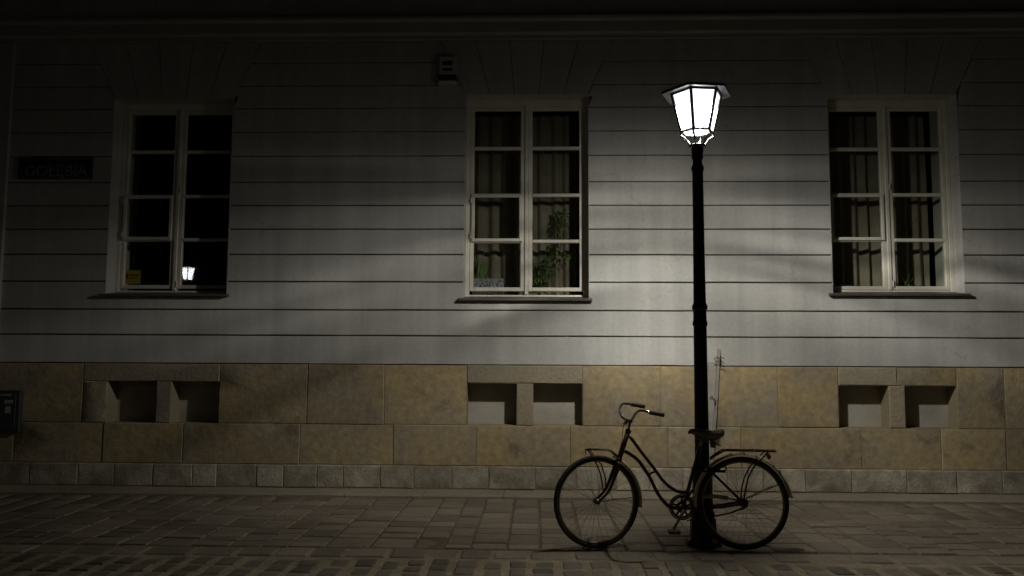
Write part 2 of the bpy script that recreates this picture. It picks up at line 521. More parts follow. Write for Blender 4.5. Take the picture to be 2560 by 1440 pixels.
# masonry behind the render and the plinth stones, with real openings
def wall_cells(xs, zs, holes, y0, y1, name, mat):
    b = MB()
    xs = sorted(set(xs)); zs = sorted(set(zs))
    for i in range(len(xs)-1):
        for k in range(len(zs)-1):
            cx, cz = (xs[i]+xs[i+1])/2, (zs[k]+zs[k+1])/2
            if any(h[0] < cx < h[1] and h[2] < cz < h[3] for h in holes): continue
            b.box(xs[i], xs[i+1], y0, y1, zs[k], zs[k+1])
    me = b.mesh(name)
    bm = bmesh.new(); bm.from_mesh(me)
    bmesh.ops.remove_doubles(bm, verts=bm.verts, dist=1e-5)
    seen = {}
    for f in bm.faces:
        seen.setdefault(tuple(sorted(v.index for v in f.verts)), []).append(f)
    bm.faces.ensure_lookup_table()
    bmesh.ops.delete(bm, geom=[f for g in seen.values() if len(g) > 1 for f in g], context='FACES_ONLY')
    bmesh.ops.recalc_face_normals(bm, faces=bm.faces)
    bm.to_mesh(me); bm.free()
    return link(name, me, mat, bld)

holes = [(w['x0'], w['x1'], w['zl'], w['zt']) for w in WIN]
wall_cells([-XE, XE]+[v for h in holes for v in h[:2]], [ZP, TOP]+[v for h in holes for v in h[2:]], holes, YW+0.028, YW+0.60, 'wall', M['stucco_back'])
nh = [(a, b, NZ0, NZ1) for a, b in NICHE]
wall_cells([-XE, XE]+[v for h in nh for v in h[:2]], [-0.08, ZP-0.0005, NZ0, NZ1], nh, YW-0.002, YW+ND, 'plinth_core', M['mortar'])
MB().box(-XE, XE, YW+ND+0.002, YW+0.598, -0.08, ZP-0.001).build('plinth_backing', M['mortar'], bld)
for a, b in NICHE:
    MB().box(a-0.02, b+0.02, YW+ND-0.006, YW+ND+0.001, NZ0-0.02, NZ1+0.02).build('niche_back', M['niche'], bld)

# grooved render: every course a band of its own, cut at the windows
def band(x0b, x1b, x0t, x1t, z0, z1, name='render_band', mat=None, g=0.0055, y=YW, c=0.005):
    if z0 < 2.9 and name == 'render_band': g = 0.0072
    z0 += g; z1 -= g
    n = max(1, int((x1b-x0b)/0.35))
    prof = ((0.0275, 0, 0), (c, 0, 0), (0, 0, c), (0, 1, -c*0.6), (c, 1, 0), (0.0275, 1, 0))
    v = []; f = []
    for i in range(n+1):
        t = i/n
        xb, xt = x0b+(x1b-x0b)*t, x0t+(x1t-x0t)*t
        jb, jt, jy = (rnd.gauss(0, 0.0011), rnd.gauss(0, 0.0011), rnd.gauss(0, 0.0006)) if 0 < i < n else (0, 0, 0)
        for dy, top, dz in prof:
            v.append((xt if top else xb, y+dy+(jy if dy < 0.02 else 0), (z1+jt if top else z0+jb)+dz))
    m = len(prof)
    for i in range(n):
        for k in range(m-1):
            p = i*m+k
            f.append((p, p+1, p+m+1, p+m))
    f.append(tuple(range(m))); f.append(tuple(n*m+k for k in range(m-1, -1, -1)))
    return MB().add(v, f).build(name, mat or M['stucco'], bld)

def fan(w, z, side):
    """flat arch over a window widens upwards"""
    s = (z - w['zt'])*0.45
    return w['x0']-s if side < 0 else w['x1']+s
zs = ZG
for i in range(len(zs)-1):
    z0, z1 = zs[i], zs[i+1]
    cur_b = cur_t = -XE
    yj = YW + rnd.uniform(-0.0015, 0.0015)
    for w in WIN:
        lo, hi = w['zl'], w['zt']
        if z1 <= lo+0.001: continue                    # below the window
        if z0 < lo:                                     # the course the sill sits in: full strip under it
            band(cur_b, w['x0'], cur_t, w['x0'], z0, z1, y=yj)
            band(w['x0'], w['x1'], w['x0'], w['x1'], z0, lo+0.0055, y=yj)
            cur_b = cur_t = w['x1']
        elif z1 <= hi+0.001:
            band(cur_b, w['x0'], cur_t, w['x0'], z0, z1, y=yj); cur_b = cur_t = w['x1']
        else:
            zb = max(z0, hi)
            if z0 < hi:
                band(cur_b, w['x0'], cur_t, w['x0'], z0, hi+0.0055, y=yj)
                cb = w['x0']; cur_b2 = w['x1']
                # upper remainder of this course up to the fan edge
                band(cur_b if cur_b == -XE else cur_b, fan(w, zb, -1), cur_t, fan(w, z1, -1), hi-0.0055, z1, y=yj)
                cur_b, cur_t = fan(w, zb, 1), fan(w, z1, 1)
                w['split'] = True
            else:
                band(cur_b, fan(w, z0, -1)-0.004, cur_t, fan(w, z1, -1)-0.004, z0, z1, y=yj)
                cur_b, cur_t = fan(w, z0, 1)+0.004, fan(w, z1, 1)+0.004
    band(cur_b, XE, cur_t, XE, z0, z1, y=yj)
for w in WIN:
    n = 5
    for k in range(n):
        a, b = k/n, (k+1)/n
        zl, zh = w['zt'], ZC0
        f = lambda t, z: fan(w, z, -1) + (fan(w, z, 1)-fan(w, z, -1))*t
        band(f(a, zl)+0.004, f(b, zl)-0.004, f(a, zh)+0.004, f(b, zh)-0.004, zl, zh, 'voussoir', y=YW-0.001)

# string course, upper wall
cp = [(0.000, ZC0), (0.035, ZC0+0.005), (0.035, ZC0+0.05), (0.055, ZC0+0.08), (0.055, ZC1-0.07), (0.085, ZC1-0.045), (0.085, ZC1-0.012), (0.0, ZC1+0.02)]
v = [(x, YW+0.012-d, z) for x in (-XE, XE) for d, z in cp]
n = len(cp)
MB().add(v, [(i, i+1, n+i+1, n+i) for i in range(n-1)]).build('string_course', M['cornice'], bld)
MB().box(-XE, XE, YW+0.002, YW+0.027, ZC1+0.02, TOP).build('upper_render', M['stucco'], bld)
MB().box(-XE, XE, YW-0.45, YW+0.6, TOP, TOP+0.16).build('eaves', M['cornice'], bld)
MB().add([(-XE,YW-0.5,TOP+0.17),(XE,YW-0.5,TOP+0.17),(XE,YW+3.5,TOP+2.6),(-XE,YW+3.5,TOP+2.6)], [(0,1,2,3)]).build('roof', M['iron'], bld)
xp = at(12, 600, YW).x
MB().bbox(xp-0.55, xp, YW-0.035, YW-0.003, ZP+0.002, ZC0-0.002, 0.01).build('pilaster', M['stucco'], bld)

# plinth stones
def stone(x0, x1, z0, z1, y0, name, mat, g=0.0016, jit=0.0035, ch=0.006, yb=None):
    r = random.Random(int((x0*131+z0*977)*1000))
    x0 += g; x1 -= g; z0 += g; z1 -= g
    ring = []
    nx = max(2, min(5, int((x1-x0)/0.16))); nz = max(2, min(4, int((z1-z0)/0.16)))
    for k in range(nx): ring.append((x0+(x1-x0)*k/nx, z0))
    for k in range(nz): ring.append((x1, z0+(z1-z0)*k/nz))
    for k in range(nx): ring.append((x1-(x1-x0)*k/nx, z1))
    for k in range(nz): ring.append((x0, z1-(z1-z0)*k/nz))
    cx, cz = (x0+x1)/2, (z0+z1)/2
    n = len(ring)
    def inset(p, d):
        return (p[0] + (d if p[0] < cx-1e-4 and abs(p[0]-x0) < 1e-4 else -d if abs(p[0]-x1) < 1e-4 else 0),
                p[1] + (d if abs(p[1]-z0) < 1e-4 else -d if abs(p[1]-z1) < 1e-4 else 0))
    yb = YW-0.0025 if yb is None else yb
    v = [(x, yb, z) for x, z in ring]
    for p in ring:
        q = inset(p, abs(r.gauss(0, jit))); v.append((q[0], y0+ch+r.uniform(0, .003), q[1]))
    for p in ring:
        q = inset(p, ch*r.uniform(0.8, 1.9)); v.append((q[0], y0+r.uniform(0, .003), q[1]))
    v.append((cx, y0-0.002, cz))
    f = [(a+j, a+(j+1) % n, a+n+(j+1) % n, a+n+j) for a in (0, n) for j in range(n)]
    f += [(2*n+j, 2*n+(j+1) % n, 3*n) for j in range(n)]
    o = MB().add(v, f).build(name, mat, bld)
    return auto_smooth(o, 30)

X = lambda px, py=1010: at(px, py, YW).x
ZA0 = NZ0                                   # joint between the two sandstone rows
ZB0 = at(1310, 1166, YW).z
ZL = NZ1                                    # underside of the lintels
yj = lambda: YW-0.010+rnd.uniform(-0.0045, 0.0045)
ends = [X(565), X(768), X(960), X(1156)]
def rowA(xs):
    for a, b in zip(xs[:-1], xs[1:]): stone(a, b, ZA0, ZP, yj(), 'plinth_stone', M['sand'])
rowA([-11.0, -10.1, -9.3, -8.3, -7.4, -6.5, X(-40), X(206)])
XN = [X(206), NICHE[1][1], NICHE[2][0], NICHE[3][1], NICHE[4][0], NICHE[5][1]]
rowA([XN[1], X(768), X(960), XN[2]])
rowA([XN[3], X(1652), X(1790), X(1945), XN[4]])
rowA([XN[5], X(2512), X(2720), 7.4, 8.3, 9.2, 10.1, 11.0])
stone(XN[0], NICHE[0][0], ZA0, ZL, yj(), 'plinth_stone', M['sand'], jit=0.002)
stone(XN[0], XN[1], ZL, ZP, YW-0.012, 'lintel', M['lintel'])
stone(XN[2], XN[3], ZL, ZP, YW-0.012, 'lintel', M['lintel'])
stone(XN[4], X(2244), ZL, ZP, YW-0.012, 'lintel', M['lintel'])
stone(X(2244), XN[5], ZL, ZP, YW-0.008, 'lintel', M['sand'])
for k in (0, 2, 4):
    stone(NICHE[k][1], NICHE[k+1][0], ZA0, ZL, yj(), 'niche_pier', M['lintel'], jit=0.003)
XB = [-11, -10, -8.9, -8.0, -7.0, -6.3, X(40), X(262), X(462), X(752), X(985), X(1190), X(1425), X(1668), X(1850), X(2150), X(2348), X(2510), X(2720), 7.2, 8.2, 9.1, 10.0, 11]
for a, b in zip(XB[:-1], XB[1:]): stone(a, b, ZB0, ZA0, yj(), 'plinth_stone', M['sand'])
ZD0 = 0.055
MB().box(-11, 11, YW-0.043, YW-0.0027, ZD0-0.03, ZB0-0.004).build('base_mortar', M['mortar'], bld)
xb = [80, 200, 290, 387, 485, 545, 645, 712, 795, 860, 952, 1036, 1131, 1222, 1338, 1440, 1540, 1622, 1705, 1815, 1905, 2010, 2125, 2262, 2385, 2500]
XD = [-11 + 0.42*k for k in range(13) if -11+0.42*k < X(80, 1190)-0.25] + [X(p, 1190) for p in xb]
while XD[-1] < 10.8: XD.append(XD[-1]+rnd.uniform(0.35, 0.55))
for a, b in zip(XD[:-1], XD[1:]):
    stone(a, b, ZD0, ZB0, YW-0.052+rnd.uniform(-0.004, 0.004), 'base_stone', M['base'], g=0.0014)
# sloping foot strip
x = -11.0
while x < 11:
    w = rnd.uniform(0.7, 1.3)
    yo = YS+0.012+rnd.uniform(-0.004, 0.004)
    MB().add([(x+.003,yo,-0.03),(x+w-.003,yo,-0.03),(x+w-.003,yo,0.018),(x+.003,yo,0.018),
              (x+.003,yo+0.02,0.028),(x+w-.003,yo+0.02,0.028),(x+w-.003,YW+0.01,0.052),(x+.003,YW+0.01,0.052)],
             [(0,1,2,3),(3,2,5,4),(4,5,6,7),(0,3,4),(0,4,7),(1,5,2),(1,6,5)]).build('foot_slab', M['strip'], bld)
    x += w

# ------------------------------------------------------------------ windows
def make_window(w, curtain=True):
    x0, x1, z0, zt = w['x0'], w['x1'], w['z0'], w['zt']
    yf = YW+REC
    fw = 0.048
    fr = MB()
    fr.bbox(x0, x0+fw, yf, yf+0.09, z0, zt, 0.006).bbox(x1-fw, x1, yf, yf+0.09, z0, zt, 0.006)
    fr.bbox(x0+fw, x1-fw, yf+0.001, yf+0.09, zt-fw-0.03, zt, 0.006).bbox(x0+fw, x1-fw, yf+0.001, yf+0.09, z0, z0+0.035, 0.006)
    fo = fr.build('window', M['wframe'], bld)
    fo['label'] = w['label']
    for q in ((x0, x0+0.004, w['zl']+0.03, zt), (x1-0.004, x1, w['zl']+0.03, zt), (x0+0.004, x1-0.004, zt-0.004, zt)):
        MB().box(q[0], q[1], YW+0.0005, yf-0.0005, q[2], q[3]).build('reveal', M['stucco'], fo)
    xm = (x0+x1)/2
    ya = yf+0.006
    MB().bbox(xm-0.022, xm+0.022, yf-0.012, ya+0.05, z0+0.036, zt-fw-0.031, 0.008).build('mullion', M['wframe'], fo)
    zb, ztp = w['zbot']-0.042, zt-fw-0.032
    st = 0.044
    for side in (-1, 1):
        a = x0+fw+0.002 if side < 0 else xm+0.023
        b = xm-0.023 if side < 0 else x1-fw-0.002
        c = MB()
        c.bbox(a, a+st, ya, ya+0.045, zb, ztp, 0.005).bbox(b-st, b, ya, ya+0.045, zb, ztp, 0.005)
        c.bbox(a+st, b-st, ya+.001, ya+0.045, zb, w['zbot'], 0.005).bbox(a+st, b-st, ya+.001, ya+0.045, ztp-st, ztp, 0.005)
        c.build('casement', M['wframe'], fo)
        edges = [ztp-st] + w['bars'] + [w['zbot']]
        for k, zc in enumerate(w['bars']):
            MB().bbox(a+st+.001, b-st-.001, ya-0.006, ya+0.035, zc-0.019, zc+0.019, 0.007).build('glazing_bar', M['wframe'], fo)
        for k in range(4):
            p1 = edges[k]-(0.019 if k else 0); p0 = edges[k+1]+(0.019 if k < 3 else 0)
            vent = side < 0 and k == 2
            if vent:
                e = 0.036
                A, B, C, D = a+st-0.024, b-st+0.020, p0-0.026, p1+0.024
                yv = ya-0.034
                m = MB()
                m.bbox(A, A+e, yv, ya-0.008, C, D, 0.006).bbox(B-e, B, yv, ya-0.008, C, D, 0.006)
                m.bbox(A+e, B-e, yv+.001, ya-0.008, C, C+e, 0.006).bbox(A+e, B-e, yv+.001, ya-0.008, D-e, D, 0.006)
                m.build('vent_sash', M['wframe'], fo)
                for zh in (C+0.07, D-0.07):
                    MB().tube([(A-0.004, yv-0.002, zh-0.03), (A-0.004, yv-0.002, zh+0.03)], 0.007, 8).build('hinge', M['wframe'], fo)
                MB().add([(A+e,ya-0.02,C+e),(B-e,ya-0.02,C+e),(B-e,ya-0.02,D-e),(A+e,ya-0.02,D-e)], [(0,1,2,3)]).build('pane', M['glass'], fo, recalc=False)
            else:
                yg = YW+REC+0.03
                MB().add([(a+st,yg,p0),(b-st,yg,p0),(b-st,yg,p1),(a+st,yg,p1)], [(0,1,2,3)]).build('pane', M['glass'], fo, recalc=False)
        xh = xm-0.030 if side < 0 else xm+0.030
    for zh in (z0+0.11, (z0+zt)/2+0.1):
        MB().tube([(xm+0.028, yf-0.012, zh-0.035), (xm+0.028, yf-0.012, zh+0.035)], 0.008, 8).build('hinge', M['wframe'], fo)
    # sheet metal sill
    zl = w['zl']
    sl = MB().add([(x0-0.045,YW-0.055,zl),(x1+0.030,YW-0.055,zl),(x1+0.030,YW-0.055,zl+0.022),(x0-0.045,YW-0.055,zl+0.022),
                   (x0-0.045,YW-0.001,zl+0.030),(x1+0.030,YW-0.001,zl+0.030),(x0-0.045,YW-0.001,zl),(x1+0.030,YW-0.001,zl)],
                  [(0,1,2,3),(3,2,5,4),(0,3,4,6),(1,7,5,2),(0,6,7,1)])
    sl.add([(x0+.001,YW-0.0012,zl+0.030),(x1-.001,YW-0.0012,zl+0.030),(x1-.001,yf+0.004,zl+0.062),(x0+.001,yf+0.004,zl+0.062)], [(0,1,2,3)])
    sl.build('sill', M['sill'], fo)
    # lining of the deep box behind the sashes and the dark room
    yi, yr = yf+0.091, YW+0.60
    MB().add([(x0+.01,yi,z0-.02),(x1-.01,yi,z0-.02),(x1-.01,yi,zt),(x0+.01,yi,zt),(x0+.01,yr,z0-.02),(x1-.01,yr,z0-.02),(x1-.01,yr,zt),(x0+.01,yr,zt)],
             [(0,4,7,3),(1,2,6,5),(0,1,5,4),(3,7,6,2)]).build('lining', M['lining'], fo)
    MB().add([(x0-.3,yr+.001,z0-.3),(x1+.3,yr+.001,z0-.3),(x1+.3,yr+.001,zt+.3),(x0-.3,yr+.001,zt+.3),(x0-.3,yr+1.5,z0-.3),(x1+.3,yr+1.5,z0-.3),(x1+.3,yr+1.5,zt+.3),(x0-.3,yr+1.5,zt+.3)],
             [(4,5,6,7),(0,4,7,3),(1,2,6,5),(0,1,5,4),(3,7,6,2)]).build('room_shell', M['room'], fo)
    return fo

WIN[0]['label'] = 'dark uncurtained window on the left with a lantern mirrored in it'
WIN[1]['label'] = 'middle window with curtain and potted plants behind the panes'
WIN[2]['label'] = 'window right of the lamp post with a curtain behind its panes'
for w in WIN: make_window(w)

def curtain(x0, x1, z0, z1, y, label, seed):
    r = random.Random(seed)
    n = 150
    v = []; f = []
    ph = [r.uniform(0, 6) for _ in range(4)]
    folds = 2*pi*(x1-x0)/0.145
    for i in range(n+1):
        t = i/n
        a = folds*t + 0.5*sin(2*pi*t*2+ph[0]) + 0.3*sin(2*pi*t*5+ph[1])
        d = 0.030*sin(a) + 0.007*sin(2*a+ph[2])
        for k, z in enumerate((z0, z0+(z1-z0)*0.33, z0+(z1-z0)*0.66, z1)):
            s = 1.0 - 0.12*k
            v.append((x0+(x1-x0)*t + 0.006*sin(k*2+i*0.2), y+d*s, z))
    for i in range(n):
        for k in range(3):
            a = i*4+k
            f.append((a, a+4, a+5, a+1))
    o = MB().add(v, f).build('curtain', M['curtain'], None, True)
    return tag(o, label, 'curtain', 'curtains')
for w, lab, sd in ((WIN[1], 'drab pleated curtain hanging behind the middle window', 1), (WIN[2], 'drab pleated curtain hanging behind the window right of the lamp', 2)):
    o = curtain(w['x0']+0.05, w['x1']-0.11, w['z0']+0.01, w['zt']-0.09, YW+0.54, lab, sd)

# ================================================================== STREET LAMP
LX = at(1753, 1000, YL).x
def lz(py, dy=0.0, px=1745): return at(px, py, YL+dy).z
IES_V = [0, 10, 20, 30, 40, 48, 55] + list(range(60, 95, 2)) + [98, 105, 112, 120, 135, 180]
# street optics: intensity towards the wall, and along the street (angle from straight down, intensity)
IES_WALL = [(0,.34),(10,.38),(20,.42),(30,.48),(40,.58),(48,.66),(53,.58),(56,.45),(60,.36),(65,.31),(69,.215),(72,.17),(76,.17),(79,.175),(83,.125),(88,.082),(92,.058),(98,.029),(105,.011),(112,.004),(120,.001),(135,.001),(180,0)]
IES_STREET = [(0,.34),(10,.38),(20,.44),(30,.50),(40,.58),(48,.60),(55,.51),(60,.48),(64,.50),(68,.53),(74,.50),(78,.33),(82,.175),(86,.085),(90,.050),(94,.028),(98,.016),(105,.007),(112,.003),(120,.001),(135,.001),(180,0)]
def lerp(tab, v):
    for (a, p), (b, q) in zip(tab[:-1], tab[1:]):
        if a <= v <= b: return p+(q-p)*(v-a)/(b-a)
def make_ies():
    r = random.Random(11)
    hs = list(range(0, 361, 10))
    rip = [[r.gauss(0, 1) for _ in IES_V] for _ in range(12)]       # ripples thrown by the old glass
    rows = []
    for h in hs:
        c2 = cos(radians(h))**2
        c2 = c2**2.5
        t = (h % 360)/30.0; i = int(t); u = t-i; u = u*u*(3-2*u)
        row = []
        for k, v in enumerate(IES_V):
            I = lerp(IES_WALL, v)*c2 + lerp(IES_STREET, v)*(1-c2)
            n = rip[i % 12][k]*(1-u) + rip[(i+1) % 12][k]*u
            amp = 1.0 if 60 <= v <= 92 else 0.0
            if v > 58: I *= 1.0 + 0.42*max(0.0, -sin(radians(h)))   # beam shaped stronger towards the right-hand wall
            I *= 1.0 - 0.30*max(0.0, sin(radians(h)))**12
            row.append(max(0, I*(1 + amp*n*(0.23 - 0.05*c2)))*1000)
        rows.append(row)
    t = 'IESNA:LM-63-2002\n[TEST] lantern\nTILT=NONE\n1 -1 1 %d %d 1 2 0 0 0\n1 1 100\n' % (len(IES_V), len(hs))
    t += ' '.join(map(str, IES_V)) + '\n' + ' '.join(map(str, hs)) + '\n'
    t += '\n'.join(' '.join('%.2f' % q for q in row) for row in rows) + '\n'
    tx = bpy.data.texts.new('lantern.ies')
    tx.write(t)
    return tx
IES = make_ies()

def make_lamp(lx, ly, power, label, lit='lit'):
    e = empty('street_lamp', (lx, ly, 0))
    tag(e, label, 'street lamp', 'street lanterns')
    D = Vector((lx-LX, ly-YL, 0))
    c = (lx, ly)
    zc = lz(365)                            # collar
    zk = lz(785)                            # mid ring
    # base and pedestal
    b = MB()
    b.lathe([(0.142, 0.0), (0.142, 0.02), (0.134, 0.04), (0.112, 0.055), (0.105, 0.08), (0.102, 0.19), (0.096, 0.21)], c, 8, pi/8)
    b.build('base', M['iron'], e)
    b = MB().lathe([(0.084, 0.21), (0.092, 0.225), (0.092, 0.25), (0.080, 0.27), (0.078, 0.55), (0.088, 0.565), (0.088, 0.59), (0.066, 0.62)], c, 16)
    auto_smooth(b.build('pedestal', M['iron'], e))
    b = MB().lathe([(0.058, 0.60), (0.055, 1.0), (0.052, zk-0.10), (0.060, zk-0.09), (0.060, zk-0.07), (0.053, zk-0.05), (0.053, zk+0.03), (0.062, zk+0.04),
                    (0.062, zk+0.065), (0.050, zk+0.09), (0.046, 2.4), (0.044, zc-0.22), (0.051, zc-0.20), (0.051, zc-0.18), (0.039, zc-0.155), (0.037, zc-0.12),
                    (0.047, zc-0.10), (0.047, zc-0.085), (0.041, zc-0.075), (0.050, zc-0.05), (0.048, zc-0.02)], c, 20)
    auto_smooth(b.build('pole', M['iron'], e))
    b = MB().lathe([(0.045, zc-0.022), (0.070, zc-0.008), (0.072, zc+0.004), (0.050, zc+0.012)], c, 20)
    auto_smooth(b.build('collar', M['roofmetal'], e))
    # lantern: a tapering hexagon
    A0 = radians(113.5)
    hexa = lambda R, z, k: Vector((c[0]+R*cos(A0+k*pi/3), c[1]-R*sin(A0+k*pi/3), z))
    Rt, Rb, Re = 0.208, 0.130, 0.292
    zb = lz(319, -0.13)
    ze = lz(203, -0.28)
    ztg = ze-0.02
    for k in range(6):
        MB().tube([hexa(Rb, zb, k), hexa(Rt, ztg, k)], 0.0135, 6).build('mullion', M['iron'], e)
        p = MB().add([hexa(Rb-.004, zb+.006, k), hexa(Rb-.004, zb+.006, k+1), hexa(Rt-.004, ztg, k+1), hexa(Rt-.004, ztg, k)], [(0,1,2,3)])
        p.build('lantern_pane', M[lit], e)
        # S-shaped bracket down to the collar
        q = [hexa(Rb, zb-0.004, k), hexa(Rb+0.006, zb-0.03, k), hexa(0.100, zb-0.055, k), hexa(0.072, zb-0.095, k), hexa(0.052, zc+0.006, k)]
        MB().tube(catmull(q, 4), 0.0065, 6).build('bracket', M['iron'], e)
        h = hexa(Rb+0.006, 0, k)
        MB().lathe([(0.004, zb-0.006), (0.010, zb-0.018), (0.006, zb-0.028), (0.009, zb-0.038), (0.001, zb-0.058)], (h.x, h.y), 8).build('pendant', M['iron'], e)
    rg = MB()
    for k in range(6):
        rg.tube([hexa(Rb, zb, k), hexa(Rb, zb, k+1)], 0.010, 6)
    rg.build('lower_ring', M['iron'], e)
    rg = MB()
    for k in range(6):
        rg.tube([hexa(Rt, ztg, k), hexa(Rt, ztg, k+1)], 0.010, 6)
    rg.build('upper_ring', M['iron'], e)
    # roof: eave skirt, underside, low hipped top
    rf = MB()
    rings = [(Rt-0.01, ze-0.012), (Re, ze-0.022), (Re+0.004, ze-0.018), (Re, ze+0.002), (0.17, ze+0.026), (0.10, ze+0.040), (0.06, ze+0.052), (0.02, ze+0.060)]
    rf.lathe(rings, c, 6, A0)
    rf.build('lantern_roof', M['roofmetal'], e)
    MB().lathe([(0.02, zb+0.03), (0.025, zb+0.05), (0.02, zb+0.07)], c, 10).build('lamp_holder', M['roofmetal'], e)
    L = bpy.data.lights.new('lantern_light', 'POINT')
    L.energy = power
    L.color = LAMP_COLOUR
    L.shadow_soft_size = 0.06
    L.use_nodes = True
    nt = L.node_tree
    em = nt.nodes['Emission']
    ie = nt.nodes.new('ShaderNodeTexIES')
    ie.mode = 'INTERNAL'; ie.ies = IES
    ie.inputs['Strength'].default_value = 1.0
    nt.links.new(ie.outputs[0], em.inputs['Strength'])
    lo = bpy.data.objects.new('lantern_light', L)
    COL.objects.link(lo)
    lo.parent = e
    lo.location = (0, 0, zb + (ztg-zb)*0.62)
    return e
make_lamp(LX, YL, LAMP_POWER, 'lit hexagonal street lantern on a black cast iron post behind the bicycle')

# a second lantern across the street, seen mirrored in the left window
YG = YW+REC+0.03
d = ray(470, 684)
zl2 = (lz(319, -0.13)+lz(203, -0.28))/2
t = (zl2-H)/d.z
V = Vector((d.x*t, d.y*t, 0))
make_lamp(V.x, 2*YG-V.y, LAMP_POWER*0.006, 'street lantern seen only as a mirrored glow in the left window', 'lit_far')

# ================================================================== BICYCLE
LEAN = tan(radians(2.6))
ZK = 3.131
def bz(zx, zy, off=0.0):
    """zoom coordinates (photo x = 1340 + zx/3.131, y = 960 + zy/3.131) on the leaning plane of the bicycle"""
    d = ray(1340+zx/ZK, 960+zy/ZK)
    t = (YB+off+LEAN*H)/(d.y-LEAN*d.z)
    return Vector((d.x*t, d.y*t, H+d.z*t))
R_W = 0.352
hubF = bz(475, 936); hubF.z = R_W
hubR = bz(1622, 946); hubR.z = R_W
hubF.y = YB+LEAN*R_W; hubR.y = YB+LEAN*R_W
bike = empty('bicycle', ((hubF.x+hubR.x)/2, YB, 0))
tag(bike, 'old dark maroon step-through bicycle with cream mudguards leaning on the lamp post', 'bicycle')
STEER = radians(17)
leanM = Matrix.Rotation(-math.atan(LEAN), 4, 'X')
MF = Matrix.Translation(hubF) @ leanM @ Matrix.Rotation(STEER, 4, 'Z')
MR = Matrix.Translation(hubR) @ leanM

def torus(b, R, r, mat, n=64, m=10, flat=1.0):
    base = len(b.v)
    for i in range(n):
        a = 2*pi*i/n
        for j in range(m):
            q = 2*pi*j/m
            rr = R + r*cos(q)
            b.v.append(tuple(mat @ Vector((rr*cos(a), r*flat*sin(q), rr*sin(a)))))
    for i in range(n):
        for j in range(m):
            i2, j2 = (i+1) % n, (j+1) % m
            b.f.append((base+i*m+j, base+i2*m+j, base+i2*m+j2, base+i*m+j2))
    return b

def wheel(mat, hub_r, label):
    rim = torus(MB(), 0.311, 0.0085, mat, 64, 8, 1.5).build('wheel', M['tyre_wall'], bike, True)
    rim['label'] = label
    torus(MB(), 0.334, 0.0180, mat, 72, 12).build('tyre', M['tyre'], rim, True)
    h = MB()
    h.tube([mat @ Vector((0, -0.055, 0)), mat @ Vector((0, -0.030, 0)), mat @ Vector((0, -0.028, 0)), mat @ Vector((0, -0.018, 0)), mat @ Vector((0, 0.018, 0)),
            mat @ Vector((0, 0.028, 0)), mat @ Vector((0, 0.03, 0)), mat @ Vector((0, 0.055, 0))], [0.008, 0.008, hub_r*1.5, hub_r, hub_r, hub_r*1.5, 0.008, 0.008], 12)
    h.build('hub', M['spoke'], rim, True)
    s = MB()
    for k in range(36):
        a = 2*pi*k/36
        side = -1 if k % 2 else 1
        tw = radians(62)*(1 if (k//2) % 2 else -1)
        p = mat @ Vector((hub_r*1.3*cos(a+tw), side*0.026, hub_r*1.3*sin(a+tw)))
        q = mat @ Vector((0.302*cos(a), 0, 0.302*sin(a)))
        s.tube([p, q], 0.0012, 4, False)
    s.build('spokes', M['spoke'], rim)
    return rim
wheel(MF, 0.014, 'front wheel turned towards the street')
wheel(MR, 0.022, 'rear wheel')

def mudguard(mat, a0, a1, name, r=0.381, w=0.033):
    b = MB(); n = 40; m = 7
    for i in range(n+1):
        a = radians(a0 + (a1-a0)*i/n)
        for layer in (0, 1):
            for j in range(m):
                q = -1 + 2*j/(m-1)
                rr = r - 0.018*abs(q)**2.2 - layer*0.0018
                b.v.append(tuple(mat @ Vector((rr*cos(a), w*q, rr*sin(a)))))
    for i in range(n):
        for layer in (0, 1):
            for j in range(m-1):
                p = i*2*m+layer*m+j
                b.f.append((p, p+1, p+2*m+1, p+2*m))
        for j in (0, m-1):
            p = i*2*m+j
            b.f.append((p, p+m, p+3*m, p+2*m))
    return b.build(name, M['guard'], bike, True)
g1 = mudguard(MF, -9, 66, 'mudguard')
g2 = mudguard(MR, 6, 186, 'mudguard')
# dark clamps on the rear mudguard
for a in (103, 88, 41):
    torus_p = []
    for j in range(9):
        q = -1+2*j/8
        rr = 0.3835 - 0.018*abs(q)**2.2
        torus_p.append(MR @ Vector((rr*cos(radians(a)), 0.034*q, rr*sin(radians(a)))))
    MB().tube(torus_p, 0.004, 6).build('clamp', M['paint'], g2)

def tubes(name, pts, r, mat, parent=bike, n=10, sub=5, smooth=True):
    p = catmull(pts, sub) if len(pts) > 2 and sub > 1 else pts
    if isinstance(r, (list, tuple)) and len(r) != len(p):
        r = [r[0]+(r[-1]-r[0])*i/(len(p)-1) for i in range(len(p))]
    return MB().tube(p, r, n).build(name, mat, parent, smooth)

headT, headB = bz(722, 368), bz(650, 592)
BB = bz(1150, 972)
tubes('head_tube', [headT, headB], 0.0195, M['paint'])
tubes('head_cup', [headT+(headT-headB).normalized()*0.012, headT-(headT-headB).normalized()*0.012], 0.024, M['paint'])
tubes('head_cup', [headB+(headT-headB).normalized()*0.012, headB-(headT-headB).normalized()*0.012], 0.024, M['paint'])
tubes('top_tube', [bz(733, 408), bz(830, 540), bz(930, 668), bz(985, 745), bz(1050, 808), bz(1115, 842), bz(1195, 852)], 0.0132, M['paint'])
tubes('down_tube', [bz(694, 525), bz(745, 555), bz(800, 598), bz(850, 668), bz(890, 730), bz(945, 842), bz(1000, 920), bz(1060, 965), BB], 0.0142, M['paint'])
tubes('cross_strut', [bz(945, 684), bz(905, 695), bz(880, 718)], 0.008, M['paint'])
seatTop = bz(1284, 488)
tubes('seat_tube', [seatTop, BB], 0.0142, M['paint'])
